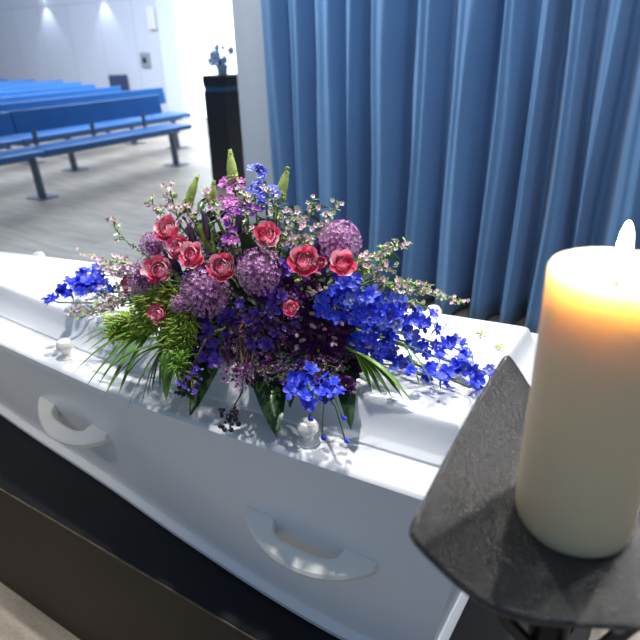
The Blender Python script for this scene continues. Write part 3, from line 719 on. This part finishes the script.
# bright ferny greenery on the left
def fern(p_px, seed, m=M_fern):
    q = random.Random(seed); W = [surf(x, y, .10+.03*k, 1.01)[0] for k, (x, y) in enumerate(p_px)]; b = MB(); b.tube(W, .0018, 5)
    for i in range(300):
        u = q.random()*(len(W)-1); k = min(int(u), len(W)-2); c = W[k].lerp(W[k+1], u-k)
        off = Vector((q.gauss(0, 1), q.gauss(0, .8), q.gauss(0, .8)))*.0095; ax = (W[k+1]-W[k]).normalized()*.005+off.normalized()*.004
        b.tube([c+off*.3, c+off*.8+ax*.5, c+off+ax], [.0013, .0021, .0008], 4)
    b.build('fern_tuft', m, Matrix.Identity(4), fa, bevel=None)
for i, a in enumerate([[(185, 300), (165, 305), (142, 312)], [(180, 305), (150, 318), (122, 324)], [(190, 310), (178, 325), (165, 340)], [(185, 320), (172, 340), (168, 356)], [(165, 312), (135, 322), (110, 322)], [(175, 290), (158, 296), (140, 302)], [(185, 330), (180, 350), (178, 368)], [(160, 318), (146, 330), (132, 336)], [(150, 325), (128, 330), (112, 336)], [(192, 318), (186, 338), (176, 350)]]):
    fern(a, 400+i, M_fern if i != 6 else M_palm)
# palm fronds
def frond(base, tips, wid, seed, m=M_palm, lz0=1.03, lz1=.99):
    q = random.Random(seed); pb = surf(*base, .0, lz0)[0]; b = MB()
    for (x, y, *zz) in tips:
        pt = at(x, y, zz[0] if zz else lz1); L = (pt-pb).length
        pts = []; K = 8
        side = (pt-pb).cross(Vector((0, 0, 1))).normalized(); vs_ = []
        for i in range(K+1):
            u = i/K; c = pb.lerp(pt, u)+Vector((0, 0, .10*L*math.sin(math.pi*u))); w_ = wid*(.25+.75*math.sin(math.pi*min(u*1.3, 1)**.7*.5))*(1-u**4)**.8 if u < 1 else .0002
            vs_ += [c-side*w_/2+Vector((0, 0, w_*.25)), c, c+side*w_/2+Vector((0, 0, w_*.25))]
        fs = [(i*3+j, i*3+j+1, (i+1)*3+j+1, (i+1)*3+j) for i in range(K) for j in range(2)]
        b.add(vs_, fs)
    b.tube([core_for(pb), pb], .003, 6)
    return b.build('palm_frond', m, Matrix.Identity(4), fa, bevel=None)
frond((158, 325), [(78, 340, .99), (80, 346, .985), (73, 373, .955), (86, 352, .98), (97, 387, .94), (83, 391, .93), (104, 398, .93), (92, 333, .99), (118, 396, .93), (112, 385, .93)], .013, 1)
frond((165, 345), [(126, 414, .90), (141, 408, .90), (132, 402, .92), (147, 398, .92), (108, 388, .93), (121, 385, .935), (152, 392, .93), (100, 378, .95), (160, 388, .94)], .014, 2)
frond((150, 322), [(95, 325, 1.0), (88, 320, 1.0), (110, 345, .99), (100, 352, .98), (105, 362, .97), (120, 360, .97)], .011, 3, M_fern)
frond((355, 352), [(412, 402, .966), (404, 400, .966), (392, 398, .966), (382, 396, .966), (398, 388, .975), (372, 392, .97), (408, 396, .97)], .011, 4)
frond((405, 345), [(436, 392, .965), (448, 372, .97), (420, 388, .97)], .004, 5)
# broad hanging leaves
def broad(base, tip, wid, z0, z1, m=M_leaf, sag=.03, tw=0):
    pb = at(*base, z0); pt = at(*tip, z1); side = (pt-pb).cross(ray(*base)).normalized(); nrm = -ray(*base).normalized(); b = MB(); K = 12; J = 6; vs_ = []
    for i in range(K+1):
        u = i/K; c = pb.lerp(pt, u)+Vector((0, 0, 1))*sag*math.sin(math.pi*u); w_ = wid*max(math.sin(math.pi*u**.8), 0)**.75+.001
        for j in range(J+1):
            s_ = -1+2*j/J; vs_.append(c+side*w_/2*s_+nrm*(-.25*w_*abs(s_)+.12*w_*0)+nrm*.002*math.sin(u*20+s_*3))
    fs = [(i*(J+1)+j, i*(J+1)+j+1, (i+1)*(J+1)+j+1, (i+1)*(J+1)+j) for i in range(K) for j in range(J)]
    b.add(vs_, fs); b.tube([core_for(pb, .6), pb, pb.lerp(pt, .4)+Vector((0, 0, sag))], [.0025, .002, .001], 5)
    return b.build('broad_leaf', m, Matrix.Identity(4), fa, bevel=None)
broad((222, 332), (190, 416), .064, .985, .935)
broad((262, 340), (277, 438), .068, .985, .925)
broad((290, 345), (290, 408), .045, .985, .955)
broad((338, 345), (351, 430), .042, .985, .93)
broad((262, 250), (245, 268), .05, 1.18, 1.13, M_leaf)
broad((205, 225), (212, 262), .03, 1.2, 1.14, M_palm)
broad((175, 350), (166, 400), .025, 1.02, .94, M_palm)
broad((185, 350), (182, 398), .022, 1.02, .94, M_palm)
broad((375, 275), (402, 262), .02, 1.08, 1.08, M_leaf)
# hanging branch of black berries
def berries(pts, z, seed, nb=16):
    q = random.Random(seed); W = [at(x, y, zz) for (x, y), zz in zip(pts, z)]; b = MB(); b.tube([core_for(W[0])]+W, [.0028, .0026]+[.0016]*(len(W)-1), 6)
    o = b.build('berry_branch', M_brownst, Matrix.Identity(4), fa, bevel=None)
    sm = MB(); sph(sm, 1, 0, None, 8, 5); me = sm.mesh('berry', M_seed)
    for i in range(nb):
        c = W[-2].lerp(W[-1], q.uniform(-.1, 1.1)); p = c+Vector((q.gauss(0, .009), q.gauss(0, .006), q.uniform(-.004, .012)))
        inst('berry', me, frame(p, (0, 0, 1), q.uniform(.003, .0048)), o)
berries([(240, 345), (243, 372), (242, 392), (232, 410), (230, 428)], [1.03, .99, .955, .925, .905], 1, 26)
berries([(205, 340), (196, 360), (186, 375), (182, 392)], [1.04, 1.01, .97, .95], 2, 16)
# a few fallen green bits on the lid
for i, (x, y) in enumerate(((482, 334), (500, 347))):
    p = at(x, y, LIDZ+.0045); b = MB()
    for k in range(4): petal(b, .013, .006, R(8), .2, .2, 0, RZ(k*1.4+i) @ T(.001, 0, 0), 3, 1, .2)
    b.tube([(0, 0, 0), (-.012, .004, 0)], .001, 4)
    o = b.build('fallen_leaf', M_fern, T(p), None, bevel=None)
    tag(o, ['tiny green leaf cluster lying on the lid right of the blue flowers', 'tiny green leaf cluster on the lid by the point of the iron tray'][i], 'leaf')
# blossom plant on the lectern
vp = empty('potted_orchid', RR(-4.66, 5.38, 1.19), 'small pale blue potted flowers on top of the dark lectern', 'flowers')
b = MB(); b.lathe([(0, 0), (.05, 0), (.07, .10), (.065, .10), (0, .09)], 16); b.build('pot', mat('pot_pale_blue', (.45, .6, .85), .3), None, vp)
q = random.Random(77); PB = mk_tiny(31, mat('petal_ice_blue', (.62, .75, .97), .5), M_blue2); LB = mat('leaf_dark_blue', (.02, .10, .28), .4)
for k in range(5):
    t = k*1.256; b = MB(); petal(b, .13, .045, .9, -1.4, .2, 0, RZ(t) @ T(0, 0, .09), 6, 2, .1); b.build('leaf', LB, None, vp, bevel=None)
for k in range(17):
    e = Vector((q.uniform(-.13, .13), q.uniform(-.08, .08), q.uniform(.10, .27))); b = MB(); b.tube([(0, 0, .08), e*.6, e], .004, 5); s_ = b.build('stem', LB, None, vp, bevel=None)
    inst('blossom', PB, WORLD[vp] @ frame(e, (q.uniform(-.5, .5), -1, .3), .055), s_)
b = MB(); b.tube([(0, 0, .09), (.02, 0, .2), (.10, 0, .33)], [.004, .003, .001], 5); b.build('stem', LB, None, vp, bevel=None)
